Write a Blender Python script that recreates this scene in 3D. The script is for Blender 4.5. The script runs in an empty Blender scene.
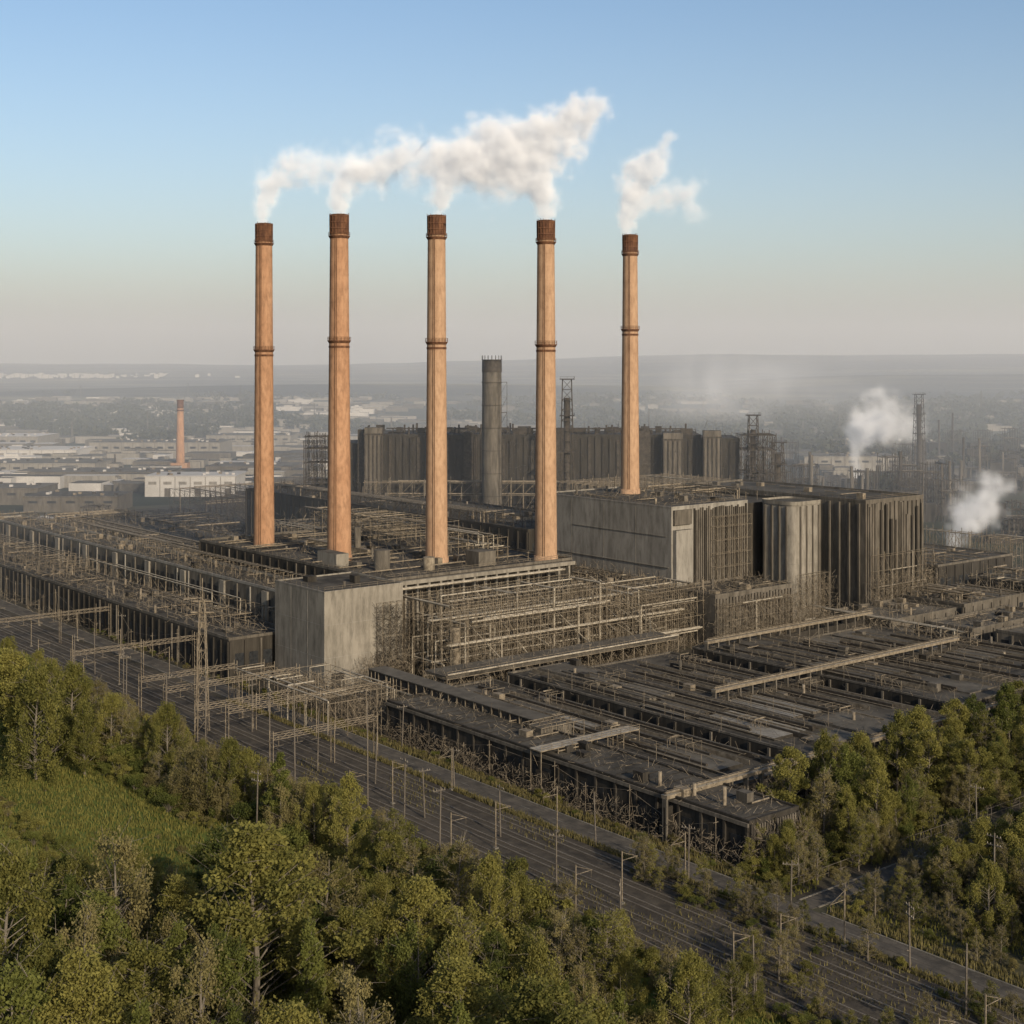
import bpy, math, random
import numpy as np
from mathutils import Vector, Matrix
random.seed(7); rng=np.random.default_rng(7)
scene=bpy.context.scene
SITE=math.radians(-51.0)
# ------------------------------------------------------------------ materials
def new_mat(name):
    m=bpy.data.materials.new(name); m.use_nodes=True
    nt=m.node_tree; b=nt.nodes['Principled BSDF']; b.inputs['Roughness'].default_value=0.9
    b.inputs['Specular IOR Level'].default_value=0.12
    return m,nt,b
def surf(name,c1,c2,scale=0.3,zs=0.2,dirt=(0.03,0.027,0.022),dirt_amt=0.5,rough=0.9,bump=0.0,fine=3.0,metal=0.0,fz=0.12):
    m,nt,b=new_mat(name); N=nt.nodes; L=nt.links
    tc=N.new('ShaderNodeTexCoord')
    mp=N.new('ShaderNodeMapping'); mp.inputs['Scale'].default_value=(scale,scale,scale*zs); L.new(tc.outputs['Object'],mp.inputs['Vector'])
    n1=N.new('ShaderNodeTexNoise'); n1.inputs['Scale'].default_value=1.0; n1.inputs['Detail'].default_value=6; n1.inputs['Roughness'].default_value=0.65
    L.new(mp.outputs[0],n1.inputs['Vector'])
    r1=N.new('ShaderNodeMapRange'); r1.inputs['From Min'].default_value=0.35; r1.inputs['From Max'].default_value=0.65; L.new(n1.outputs['Fac'],r1.inputs['Value'])
    mx=N.new('ShaderNodeMix'); mx.data_type='RGBA'; mx.inputs[6].default_value=(*c1,1); mx.inputs[7].default_value=(*c2,1); L.new(r1.outputs[0],mx.inputs[0])
    mp2=N.new('ShaderNodeMapping'); mp2.inputs['Scale'].default_value=(fine,fine,fine*fz if zs<1 else fine); L.new(tc.outputs['Object'],mp2.inputs['Vector'])
    n2=N.new('ShaderNodeTexNoise'); n2.inputs['Scale'].default_value=0.4; n2.inputs['Detail'].default_value=5; n2.inputs['Roughness'].default_value=0.7
    L.new(mp2.outputs[0],n2.inputs['Vector'])
    r2=N.new('ShaderNodeMapRange'); r2.inputs['From Min'].default_value=0.42; r2.inputs['From Max'].default_value=0.75; r2.inputs['To Max'].default_value=dirt_amt
    L.new(n2.outputs['Fac'],r2.inputs['Value'])
    mx2=N.new('ShaderNodeMix'); mx2.data_type='RGBA'; mx2.inputs[7].default_value=(*dirt,1); L.new(mx.outputs[2],mx2.inputs[6]); L.new(r2.outputs[0],mx2.inputs[0])
    L.new(mx2.outputs[2],b.inputs['Base Color']); b.inputs['Roughness'].default_value=rough; b.inputs['Metallic'].default_value=metal
    if bump>0:
        bp=N.new('ShaderNodeBump'); bp.inputs['Strength'].default_value=bump; bp.inputs['Distance'].default_value=0.3
        L.new(n2.outputs['Fac'],bp.inputs['Height']); L.new(bp.outputs[0],b.inputs['Normal'])
    return m
M_conc=surf('concrete_weathered',(0.165,0.148,0.12),(0.225,0.202,0.165),0.16,0.5,(0.07,0.062,0.05),0.85,fine=1.8,fz=.22)
M_concg=surf('concrete_grey',(0.185,0.170,0.145),(0.245,0.226,0.193),0.14,0.5,(0.085,0.077,0.064),0.85,fine=1.8,fz=.22)
M_dark=surf('sooty_cladding',(0.025,0.022,0.018),(0.05,0.044,0.036),0.4,0.15,(0.013,0.012,0.010),0.6)
M_brownwall=surf('stained_wall',(0.075,0.066,0.053),(0.135,0.118,0.095),0.3,0.3,(0.028,0.025,0.02),0.8)
M_roof=surf('roof_felt',(0.030,0.027,0.022),(0.072,0.064,0.052),0.08,1.0,(0.13,0.115,0.092),0.4,bump=0.2,fine=.8)
M_roof2=surf('roof_felt_pale',(0.065,0.058,0.047),(0.13,0.116,0.094),0.09,1.0,(0.035,0.031,0.025),0.6,fine=1.0)
M_steel=surf('rusty_steel',(0.12,0.098,0.07),(0.24,0.20,0.145),0.8,1.0,(0.045,0.033,0.022),0.6,rough=0.7)
M_steeld=surf('dark_steel',(0.03,0.026,0.021),(0.07,0.058,0.045),0.8,1.0,(0.016,0.013,0.01),0.6,rough=0.6)
M_pipe=surf('pale_pipe',(0.23,0.2,0.155),(0.36,0.32,0.25),0.5,1.0,(0.08,0.06,0.042),0.6,rough=0.6)
M_glass=surf('grimy_glass',(0.012,0.013,0.015),(0.03,0.032,0.034),1,1,(0.04,0.036,0.03),0.4,rough=0.35)
M_white=surf('pale_cladding',(0.34,0.325,0.30),(0.46,0.44,0.41),0.05,1,(0.2,0.185,0.16),0.5)
M_chim=surf('chimney_brick',(0.29,0.160,0.090),(0.37,0.218,0.128),0.22,0.4,(0.14,0.078,0.047),0.75,fine=2.6,bump=.12,fz=.35)
M_chimp=surf('chimney_render',(0.31,0.195,0.118),(0.38,0.25,0.157),0.22,0.4,(0.17,0.104,0.064),0.7,fine=2.6,bump=.12,fz=.35)
M_rust=surf('chimney_cap_rust',(0.075,0.036,0.023),(0.15,0.074,0.04),0.8,0.5,(0.03,0.018,0.013),0.7)
M_asph=surf('asphalt',(0.045,0.041,0.035),(0.08,0.071,0.06),0.1,1,(0.14,0.12,0.092),0.6,fine=1)
M_line=surf('road_paint',(0.13,0.12,0.105),(0.24,0.23,0.2),0.8,1,(0.07,0.06,0.05),0.9)
M_kerb=surf('kerb_stone',(0.12,0.11,0.09),(0.2,0.18,0.15),0.5,1)
M_ballast=surf('track_ballast',(0.027,0.023,0.018),(0.06,0.051,0.04),0.06,1,(0.12,0.10,0.074),0.65,bump=0.5,fine=.9)
M_yard=surf('sooty_yard',(0.026,0.022,0.017),(0.065,0.055,0.042),0.06,1,(0.06,0.06,0.03),0.5,bump=0.3,fine=0.8)
M_grass=surf('meadow_grass',(0.06,0.085,0.016),(0.12,0.145,0.03),0.045,1,(0.085,0.075,0.03),0.7,bump=0.5,fine=.9)
M_rough=surf('rough_ground',(0.035,0.037,0.017),(0.085,0.074,0.046),0.08,1,(0.12,0.104,0.075),0.5,bump=0.5,fine=1.2)
M_rail=surf('rail_steel',(0.17,0.148,0.12),(0.28,0.245,0.2),0.3,1,(0.07,0.053,0.037),0.6,rough=0.5,metal=0.2)
M_sleeper=surf('sleeper_wood',(0.035,0.03,0.0235),(0.06,0.051,0.04),0.5,1)
M_wood=surf('pole_wood',(0.08,0.068,0.055),(0.15,0.13,0.105),1,0.3)
def leafmat(name,c1,c2,tr=0.4):
    m,nt,b=new_mat(name); N=nt.nodes; L=nt.links
    g=N.new('ShaderNodeNewGeometry'); oi=N.new('ShaderNodeObjectInfo')
    tc=N.new('ShaderNodeTexCoord'); n=N.new('ShaderNodeTexNoise'); n.inputs['Scale'].default_value=0.5; n.inputs['Detail'].default_value=3
    L.new(tc.outputs['Object'],n.inputs['Vector'])
    a=N.new('ShaderNodeMath'); a.operation='MULTIPLY_ADD'; a.inputs[1].default_value=0.4; L.new(g.outputs['Random Per Island'],a.inputs[0])
    a2=N.new('ShaderNodeMath'); a2.operation='MULTIPLY_ADD'; a2.inputs[1].default_value=1.4; a2.inputs[2].default_value=-0.6; L.new(n.outputs['Fac'],a2.inputs[0])
    a3=N.new('ShaderNodeMath'); a3.operation='MULTIPLY_ADD'; a3.inputs[1].default_value=0.75; L.new(oi.outputs['Random'],a3.inputs[0]); L.new(a2.outputs[0],a3.inputs[2])
    L.new(a3.outputs[0],a.inputs[2])
    mx=N.new('ShaderNodeMix'); mx.data_type='RGBA'; mx.clamp_factor=True; mx.inputs[6].default_value=(*c1,1); mx.inputs[7].default_value=(*c2,1); L.new(a.outputs[0],mx.inputs[0])
    L.new(mx.outputs[2],b.inputs['Base Color']); b.inputs['Roughness'].default_value=0.7
    t=N.new('ShaderNodeBsdfTranslucent'); L.new(mx.outputs[2],t.inputs['Color'])
    ms=N.new('ShaderNodeMixShader'); ms.inputs[0].default_value=tr
    L.new(b.outputs[0],ms.inputs[1]); L.new(t.outputs[0],ms.inputs[2]); L.new(ms.outputs[0],N['Material Output'].inputs['Surface'])
    return m
M_leaf=leafmat('foliage_olive',(0.052,0.059,0.015),(0.215,0.195,0.052))
M_leafg=leafmat('foliage_green',(0.032,0.046,0.012),(0.145,0.152,0.038))
M_leafd=leafmat('foliage_dry',(0.085,0.073,0.028),(0.23,0.195,0.08))
M_leaff=leafmat('foliage_far',(0.014,0.018,0.009),(0.035,0.036,0.018),.1)
M_bark=surf('bark',(0.08,0.067,0.05),(0.19,0.165,0.13),1.5,0.3)
# ------------------------------------------------------------------ mesh builder
class MB:
    def __init__(s): s.v=[];s.f=[];s.m=[];s.s=[]
    def box(s,x0,x1,y0,y1,z0,z1,m=0,mt=None):
        i=len(s.v); s.v+=[(x0,y0,z0),(x1,y0,z0),(x1,y1,z0),(x0,y1,z0),(x0,y0,z1),(x1,y0,z1),(x1,y1,z1),(x0,y1,z1)]
        s.f+=[(i,i+3,i+2,i+1),(i+4,i+5,i+6,i+7),(i,i+1,i+5,i+4),(i+1,i+2,i+6,i+5),(i+2,i+3,i+7,i+6),(i+3,i,i+4,i+7)]
        s.m+=[m,m if mt is None else mt,m,m,m,m]; s.s+=[False]*6
    def pipe(s,a,b,r,m=0,n=4,r2=None,cap=False):
        a=Vector(a);b=Vector(b);d=(b-a)
        if d.length<1e-6:return
        d.normalize(); up=Vector((0,0,1)) if abs(d.z)<0.95 else Vector((1,0,0))
        x=d.cross(up).normalized(); y=d.cross(x); r2=r if r2 is None else r2
        i=len(s.v); ph=math.pi/4 if n==4 else 0
        for P,R in((a,r),(b,r2)):
            for k in range(n):
                t=2*math.pi*k/n+ph; s.v.append(tuple(P+x*(R*math.cos(t))+y*(R*math.sin(t))))
        for k in range(n):
            k2=(k+1)%n; s.f.append((i+k,i+k2,i+n+k2,i+n+k)); s.m.append(m); s.s.append(n>5)
        if cap:
            s.f.append(tuple(i+n+k for k in range(n))); s.m.append(m); s.s.append(False)
    def cyl(s,x,y,z0,z1,r0,r1,n=24,m=0,cap=True,mc=None):
        s.pipe((x,y,z0),(x,y,z1),r0,m,n,r1,False)
        if cap:
            i=len(s.v)-n; s.f.append(tuple(range(i,i+n))); s.m.append(m if mc is None else mc); s.s.append(False)
    def rack(s,x0,x1,y0,y1,levels,bx,by,w=0.18,m=0,brace=0.4,pipes=0,pm=1,pr=0.3,jit=0.0):
        nx=max(1,round((x1-x0)/bx)); ny=max(1,round((y1-y0)/by))
        xs=[x0+(x1-x0)*i/nx for i in range(nx+1)]; ys=[y0+(y1-y0)*j/ny for j in range(ny+1)]
        for a in xs:
            for b in ys:
                if random.random()<.93: s.pipe((a,b,levels[0]),(a,b,levels[-1]+random.uniform(-1.5,2)*jit),w,m)
        for z in levels[1:]:
            for b in ys: 
                if random.random()<.85: s.pipe((x0,b,z),(x1,b,z),w*0.8,m)
            for a in xs: 
                if random.random()<.9: s.pipe((a,y0,z),(a,y1,z),w*0.8,m)
        for k in range(len(levels)-1):
            for i in range(nx):
                for b in ys:
                    if random.random()<brace: s.pipe((xs[i],b,levels[k]),(xs[i+1],b,levels[k+1]),w*0.5,m)
            for j in range(ny):
                for a in xs:
                    if random.random()<brace: s.pipe((a,ys[j],levels[k+1]),(a,ys[j+1],levels[k]),w*0.5,m)
        for _ in range(pipes):
            z=random.choice(levels[1:])+pr+0.1; r=pr*random.uniform(0.5,1.2)
            if random.random()<0.5:
                b=random.uniform(y0,y1); a0=random.uniform(x0,x0+(x1-x0)*0.3); a1=random.uniform(x1-(x1-x0)*0.3,x1)
                s.pipe((a0,b,z),(a1,b,z),r,pm,6); 
                if random.random()<0.6: s.pipe((a1,b,z),(a1,b,levels[0]),r,pm,6)
            else:
                a=random.uniform(x0,x1); b0=random.uniform(y0,y0+(y1-y0)*0.3); b1=random.uniform(y1-(y1-y0)*0.3,y1)
                s.pipe((a,b0,z),(a,b1,z),r,pm,6)
                if random.random()<0.6: s.pipe((a,b0,z),(a,b0,levels[0]),r,pm,6)
    def tangle(s,x0,x1,y0,y1,z0,z1,n,l=2.0,w=0.05,m=0):
        for _ in range(n):
            p=Vector((random.uniform(x0,x1),random.uniform(y0,y1),z0+(z1-z0)*random.random()**1.6))
            d=Vector((random.gauss(0,1),random.gauss(0,1),random.gauss(0.5,1))).normalized()*l*random.uniform(0.4,1.3)
            q=p+d; q.z=max(q.z,z0); s.pipe(p,q,w,m,3)
    def posts(s,x0,x1,y,z,h,step,m=0,w=0.07,axis=0,wire=True):
        prev=None; a=x0
        while a<=x1:
            hh=h*random.uniform(.6,1.3); P=(a,y,z) if axis==0 else (y,a,z); T=(P[0],P[1],z+hh); s.pipe(P,T,w,m)
            d=.6; z2=z+hh*.88
            if random.random()<.6: s.pipe((P[0]-(0 if axis==0 else d),P[1]-(d if axis==0 else 0),z2),(P[0]+(0 if axis==0 else d),P[1]+(d if axis==0 else 0),z2),w*.7,m)
            if random.random()<.4: s.pipe(T,(P[0]+random.uniform(-2,2),P[1]+random.uniform(-2,2),z),w*.5,m)
            if prev and wire: s.pipe(prev,(P[0],P[1],z2),.025,m,3)
            prev=(P[0],P[1],z2); a+=step*random.uniform(.6,1.6)
    def railing(s,pts,z,h=1.1,m=0,w=0.05,step=2.5):
        for k in range(len(pts)-1):
            a=Vector((*pts[k],z)); b=Vector((*pts[k+1],z)); n=max(1,int((b-a).length/step))
            for hh in(h,h*0.5): s.pipe(a+Vector((0,0,hh)),b+Vector((0,0,hh)),w,m)
            for i in range(n+1):
                p=a.lerp(b,i/n); s.pipe(p,p+Vector((0,0,h)),w,m)
    def make(s,name,mats,rot=SITE,loc=(0,0,0)):
        me=bpy.data.meshes.new(name); me.from_pydata(s.v,[],s.f)
        for mt in mats: me.materials.append(mt)
        me.polygons.foreach_set('material_index',s.m); me.polygons.foreach_set('use_smooth',s.s); me.update()
        o=bpy.data.objects.new(name,me); scene.collection.objects.link(o); o.rotation_euler=(0,0,rot); o.location=loc
        return o
BM=[M_conc,M_roof,M_dark,M_steel,M_pipe,M_glass,M_concg,M_brownwall,M_roof2,M_steeld,M_white,M_rust]
C,R,D,ST,PI,GL,CG,BW,R2,SD,WH,RU=range(12)
def W(p,q,z=0):
    c,s=math.cos(SITE),math.sin(SITE); return Vector((c*p-s*q,s*p+c*q,z))
def bldg(b,x0,x1,y0,y1,h,wall=C,roof=R,z0=0,pil=6.0,par=0.7,pd=0.35,vents=6,windows=None,ribs=None,pw=None):
    b.box(x0,x1,y0,y1,z0,h,wall,roof)
    pw=wall if pw is None else pw
    t=0.35
    b.box(x0-0.06,x1+0.06,y0-0.06,y0+t,h+0.003,h+par,pw); b.box(x0-0.06,x1+0.06,y1-t,y1+0.06,h+0.003,h+par,pw)
    b.box(x0-0.06,x0+t,y0+t+.01,y1-t-.01,h+0.003,h+par,pw); b.box(x1-t,x1+0.06,y0+t+.01,y1-t-.01,h+0.003,h+par,pw)
    if pil:
        n=max(1,round((x1-x0)/pil))
        for i in range(n+1):
            a=x0+(x1-x0)*i/n; a=min(max(a,x0+.35),x1-.35); b.box(a-0.25,a+0.25,y0-pd,y0-0.002,z0,h-0.3,wall if random.random()<.75 else pw)
        n=max(1,round((y1-y0)/pil))
        for i in range(n+1):
            a=y0+(y1-y0)*i/n; a=min(max(a,y0+.35),y1-.35); b.box(x1+0.002,x1+pd,a-0.25,a+0.25,z0,h-0.3,wall if random.random()<.75 else pw)
    if ribs:
        n=int((y1-y0)/ribs)
        for i in range(n):
            a=y0+(i+.5)*(y1-y0)/n; b.box(x1+0.002,x1+0.45,a-ribs*0.27,a+ribs*0.27,z0,h-random.uniform(0.3,0.9),wall)
    if windows:
        for (wz0,wz1,sz) in windows:
            n=int((x1-x0-1)/sz)
            for i in range(n):
                a=x0+1+(i+.5)*(x1-x0-2)/n
                if random.random()<0.85: b.box(a-sz*0.32,a+sz*0.32,y0-0.05,y0-0.003,wz0,wz1,GL)
            n=int((y1-y0-1)/sz)
            for i in range(n):
                a=y0+1+(i+.5)*(y1-y0-2)/n
                if random.random()<0.85: b.box(x1+0.003,x1+0.05,a-sz*0.32,a+sz*0.32,wz0,wz1,GL)
    for _ in range(vents):
        if x1-x0<5 or y1-y0<5: break
        a=random.uniform(x0+2,x1-2); c=random.uniform(y0+2,y1-2); k=random.random()
        if k<0.35: b.box(a-1.2,a+1.2,c-0.8,c+0.8,h+0.003,h+random.uniform(0.8,2),random.choice([ST,BW,D]))
        elif k<0.6: b.cyl(a,c,h,h+random.uniform(1,3.5),0.35,0.35,10,random.choice([ST,BW]))
        elif k<0.8: b.pipe((a,c,h+.5),(min(a+random.uniform(4,14),x1-1),c,h+.5),0.16,ST,6)
        else: b.pipe((a,c,h+.5),(a,min(c+random.uniform(4,14),y1-1),h+.5),0.16,ST,6)
# ------------------------------------------------------------------ ground
def sheet(name,pts,z,mat,rot=SITE):
    me=bpy.data.meshes.new(name); me.from_pydata([(x,y,z) for x,y in pts],[],[tuple(range(len(pts)))]); me.materials.append(mat)
    o=bpy.data.objects.new(name,me); scene.collection.objects.link(o); o.rotation_euler=(0,0,rot); return o
m,nt,b=new_mat('countryside_ground'); N=nt.nodes;L=nt.links
tc=N.new('ShaderNodeTexCoord'); mp=N.new('ShaderNodeMapping'); mp.inputs['Scale'].default_value=(0.0022,0.0035,1); L.new(tc.outputs['Object'],mp.inputs['Vector'])
vo=N.new('ShaderNodeTexVoronoi'); vo.inputs['Scale'].default_value=1; L.new(mp.outputs[0],vo.inputs['Vector'])
no=N.new('ShaderNodeTexNoise'); no.inputs['Scale'].default_value=0.006; no.inputs['Detail'].default_value=9; no.inputs['Roughness'].default_value=.7; L.new(tc.outputs['Object'],no.inputs['Vector'])
mm=N.new('ShaderNodeMix'); mm.inputs[0].default_value=0.55
sp=N.new('ShaderNodeSeparateColor'); L.new(vo.outputs['Color'],sp.inputs[0]); L.new(sp.outputs[0],mm.inputs[2]); L.new(no.outputs['Fac'],mm.inputs[3])
cr=N.new('ShaderNodeValToRGB'); e=cr.color_ramp.elements; e[0].position=.3; e[0].color=(0.016,0.021,0.011,1); e[1].position=.75; e[1].color=(0.085,0.075,0.05,1)
x=cr.color_ramp.elements.new(.5); x.color=(0.034,0.036,0.019,1)
L.new(mm.outputs[0],cr.inputs[0]); L.new(cr.outputs[0],b.inputs['Base Color']); M_ground=m
sheet('ground',[(-20000,-3000),(20000,-3000),(20000,30000),(-20000,30000)],0,M_ground,0)
sheet('factory_yard',[(-720,150),(-133.5,150),(-133.5,330),(-190,480),(-420,520),(-720,450)],0.006,M_yard)
sheet('grass_verge',[(-460,60),(-60,20),(-60,133),(-460,133)],0.005,M_grass)
sheet('rough_field',[(-130,164),(-60,164),(-60,420),(-130,420)],0.006,M_rough)
# hills
nx,ny=160,66; vs=[];fs=[]
for j in range(ny):
    y=2700+j*130
    for i in range(nx):
        x=-6500+i*13000/(nx-1)
        t=min(max((y-4300)/4400,0),1); t=t*t*(3-2*t)
        hr=64+ 66/(1+math.exp(-(x-300)/500.)) 
        h=t*(hr+ 6*math.sin(x/700.+1)+4*math.sin(x/260.+y/900.)+1.5*math.sin(x/90.))
        g=math.exp(-((y-4500)/500.)**2)*(50/(1+math.exp(-(x-800)/160.)))*(0.9+0.1*math.sin(x/300.))
        g2=math.exp(-((y-3500)/300.)**2)*(14+12*math.sin(x/520.+2))
        vs.append((x,y,max(h,g,g2)+.3 if j else -1))
for j in range(ny-1):
    for i in range(nx-1):
        a=j*nx+i; fs.append((a,a+1,a+nx+1,a+nx))
me=bpy.data.meshes.new('hills'); me.from_pydata(vs,[],fs)
m,nt,b=new_mat('wooded_hill'); N=nt.nodes;L=nt.links
tc=N.new('ShaderNodeTexCoord'); mp=N.new('ShaderNodeMapping'); mp.inputs['Scale'].default_value=(0.0014,0.0045,0.01); L.new(tc.outputs['Object'],mp.inputs['Vector'])
no=N.new('ShaderNodeTexNoise'); no.inputs['Scale'].default_value=1; no.inputs['Detail'].default_value=9; no.inputs['Roughness'].default_value=.65; L.new(mp.outputs[0],no.inputs['Vector'])
cr=N.new('ShaderNodeValToRGB'); e=cr.color_ramp.elements; e[0].position=.47; e[0].color=(0.005,0.009,0.010,1); e[1].position=.62; e[1].color=(0.15,0.135,0.08,1)
L.new(no.outputs['Fac'],cr.inputs[0]); L.new(cr.outputs[0],b.inputs['Base Color'])
me.materials.append(m); o=bpy.data.objects.new('hills',me); scene.collection.objects.link(o)
for p in me.polygons: p.use_smooth=True
# ------------------------------------------------------------------ rails and road
b=MB(); b.box(-900,60,133.5,155.3,0.008,0.25,0); b.make('track_ballast_bed',[M_ballast])
for k,q in enumerate([136,140.2,144.4,148.6,152.8]):
    b=MB()
    for s_ in(-0.72,0.72): b.box(-900,60,q+s_-0.06,q+s_+0.06,0.275,0.42,0)
    a=-420
    while a<0:
        b.box(a,a+0.26,q-1.3,q+1.3,0.235,0.27,1); a+=0.68
    b.make('railway_track',[M_rail,M_sleeper])
b=MB(); b.box(-600,60,157.5,162.5,0.01,0.06,0)
b.box(-600,60,157.2,157.49,0.01,0.18,1); b.box(-600,-136.5,162.51,162.8,0.01,0.18,1); b.box(-129.5,60,162.51,162.8,0.01,0.18,1)
a=-600
while a<50: b.box(a,a+2.5,159.95,160.05,0.061,0.065,2); a+=9
b.make('access_road',[M_asph,M_kerb,M_line])
b=MB(); b.box(-134.6,-131.4,162.81,420,0.01,0.056,0); b.box(-134.9,-134.61,164,420,0.01,0.17,1); b.box(-131.39,-131.1,164,420,0.01,0.17,1)
b.make('side_road',[M_asph,M_kerb])
# ------------------------------------------------------------------ chimneys
def chimney(p,q,z0,z1,r0,r1,mat,name='factory_chimney'):
    b=MB(); H=z1-z0; n=40; K=24
    cap=z1-5.5
    def rad(z): t=(z-z0)/H; return r0+(r1-r0)*min(1,t*1.05)
    for k in range(K):
        a=z0+(cap-z0)*k/K; c=z0+(cap-z0)*(k+1)/K
        b.pipe((0,0,a),(0,0,c),rad(a),0,n,rad(c))
        b.cyl(0,0,c-0.1,c+0.02,rad(c)+0.04,rad(c)+0.04,n,0,False)
    rc=rad(cap)
    b.cyl(0,0,cap,z1,rc+0.02,rc+0.08,n,1,False)
    for z in(cap,cap+1.5,cap+3.2,z1-0.5): b.pipe((0,0,z),(0,0,z+0.3),rc+0.2,1,n,rc+0.2,True)
    for k in range(20):
        t=2*math.pi*k/20; b.pipe(((rc+.12)*math.cos(t),(rc+.12)*math.sin(t),cap),((rc+.16)*math.cos(t),(rc+.16)*math.sin(t),z1+random.uniform(0,.6)),.09,1)
    b.pipe((0,0,z1-.1),(0,0,z1+0.2),rc+0.2,1,n,rc*0.85); b.pipe((0,0,z1+.2),(0,0,z1-3),rc*0.85,2,n,rc*0.8); b.cyl(0,0,z1-2.2,z1-2,rc*.8,rc*.8,n,2)
    def gallery(z,w):
        r=rad(z)+w; b.pipe((0,0,z-0.7),(0,0,z),rad(z)+0.05,1,n,r,False); b.cyl(0,0,z,z+0.12,r,r,n,1,True)
        for k in range(20):
            t=2*math.pi*k/20; t2=2*math.pi*(k+1)/20
            b.pipe((r*math.cos(t),r*math.sin(t),z),(r*math.cos(t),r*math.sin(t),z+1.1),0.05,1)
            for hh in(.6,1.1): b.pipe((r*math.cos(t),r*math.sin(t),z+hh),(r*math.cos(t2),r*math.sin(t2),z+hh),0.04,1)
    gallery(cap-0.6,0.45); zm=z0+H*0.635; gallery(zm,0.45); b.cyl(0,0,zm-2,zm-1.4,rad(zm)+.12,rad(zm)+.12,n,1,False)
    for t in(-1.85,-1.7):
        b.pipe((rad(z0)*1.06*math.cos(t),rad(z0)*1.06*math.sin(t),z0),(rad(z1)*1.08*math.cos(t),rad(z1)*1.08*math.sin(t),z1-6),0.06,1)
    b.cyl(0,0,z0-2,z0+1.5,r0+0.35,r0+0.25,n,0)
    return b.make(name,[mat,M_rust,M_dark],0,W(p,q))
chimney(-385,213,16,122.7,3.25,2.55,M_chim)
chimney(-342,213.4,23.5,122,3.45,2.6,M_chim)
chimney(-321,232.5,23.5,121.3,3.15,2.5,M_chimp)
chimney(-304,258.6,23.5,120.2,3.2,2.45,M_chimp)
chimney(-328.0,314.8,37.5,121,3.0,2.35,M_chimp)
# ------------------------------------------------------------------ main buildings
b=MB(); bldg(b,-316,-292,178,201,24,C,R,pil=0,vents=5,par=.35)
for z in(8,16): b.box(-316.02,-291.97,177.97,201.02,z,z+0.1,CG)
for a in(-308,-300): b.box(a-.05,a+.05,177.95,177.998,0,23.8,CG)
for a in(186,194): b.box(-291.998,-291.95,a-.05,a+.05,0,23.8,CG)
b.box(-291.99,-291.85,180,183.5,0,4.2,D)
b.rack(-291.7,-289.2,193,201,[0,4,8,12,16,20],2.5,2,.06,ST,.5)
b.tangle(-291.9,-288,192,201,0,19,1500,2.0,0.035,SD); b.tangle(-291.9,-286,186,201,0,7,900,2.2,0.04,ST); b.tangle(-316,-290,174,178,0,3,400,1.6,0.04,ST)
b.railing([(-316,178),(-292,178),(-292,201)],24.4,1.0,ST,.035)
b.make('concrete_block_building',BM)
b=MB(); bldg(b,-405,-300,201.2,265,23.5,D,R,pil=5,vents=55,windows=[(4,9,3.2),(13,19,3.2)],pw=BW)
for k in range(17):
    q=203+k*3.75; b.box(-299.9,-298.9,q-.35,q+.35,0,22.2,C)
b.box(-299.9,-298.6,201.3,265,22.3,23.3,C)
b.box(-380,-345,225,226.5,23.5,25,ST); b.box(-340,-330,205,209,23.5,27,C,R2); b.cyl(-318,212,23.5,29,2.2,2.2,20,BW); b.cyl(-310,222,23.5,27,1.6,1.6,16,ST)
b.box(-312,-306,236,242,23.5,27.5,BW,R2); b.cyl(-352,226,23.5,31,1,1,12,BW)
for k in range(10):
    a=random.uniform(-400,-305); b.pipe((a,202,24.3),(a,262,24.3),0.18,ST,6)
b.rack(-345,-312,244,251,[23.5,27,30],5,3.5,0.09,ST,0.5,8,PI); b.rack(-400,-350,240,262,[23.5,27,30.5],5,5,0.1,ST,0.5,14,ST,.2,.6)
for y in(222,254): b.posts(-400,-305,y,23.5,4,8,ST,.07)
b.railing([(-400,201.5),(-300.3,201.5),(-300.3,265)],24.2,1.0,ST,.035)
b.tangle(-400,-300,203,263,23.5,25.5,1000,2.0,0.04,ST)
b.make('boiler_hall',BM)
b=MB(); bldg(b,-560,-317,188,200.8,18,BW,R,pil=7.5,vents=40,windows=[(11.5,15.5,3.5)],pw=CG)
for k in range(9): b.box(-540+k*25,-537+k*25,187.3,187.9,0,17.6,C)
b.railing([(-560,188.3),(-318,188.3)],18.7,1,ST,.035); b.tangle(-560,-318,188,200,18,20,1000,2,0.04,ST); b.posts(-560,-320,192,18,4,12,ST,.07); b.rack(-450,-330,194,200,[18,21],5,3,.07,ST,.5,6,ST,.15)
b.make('long_workshop',BM)
b=MB(); bldg(b,-600,-318,166,184,10,D,R,pil=4,vents=60,windows=[(3,6.5,4)],pw=BW)
for q in(170,175,180): b.pipe((-600,q,10.8),(-318,q,10.8),0.15,ST,6)
b.rack(-560,-440,172,182,[10,12.5,15],6,5,0.07,ST,0.5,14,ST,0.16,.8); b.rack(-380,-330,174,182,[10,13],6,4,0.07,ST,0.5,8,ST,0.16,.8)
b.rack(-480,-318,184.5,187,[0,5,10,14],5,2.5,.09,ST,.5,8,PI,.2)
b.tangle(-600,-318,162,184,0,3,1800,2.0,0.04,ST); b.tangle(-600,-318,166,184,10,12,1800,2.0,0.04,ST); b.posts(-600,-320,163,0,9,11,ST,.08); b.posts(-600,-320,168,10,4,10,ST,.06)
b.make('long_engine_shed',BM)
b=MB(); bldg(b,-560,-406,203,245,15.5,BW,R,pil=6,vents=50,windows=[(6,11,4)])
b.rack(-540,-410,206,215,[15.5,19],6,4.5,0.09,ST,0.5,10,ST,jit=.5); b.tangle(-560,-406,203,245,15.5,17.5,1200,2.2,0.045,ST)
b.posts(-555,-408,232,15.5,5,9,ST,.07)
b.make('north_workshop',BM)
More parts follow.
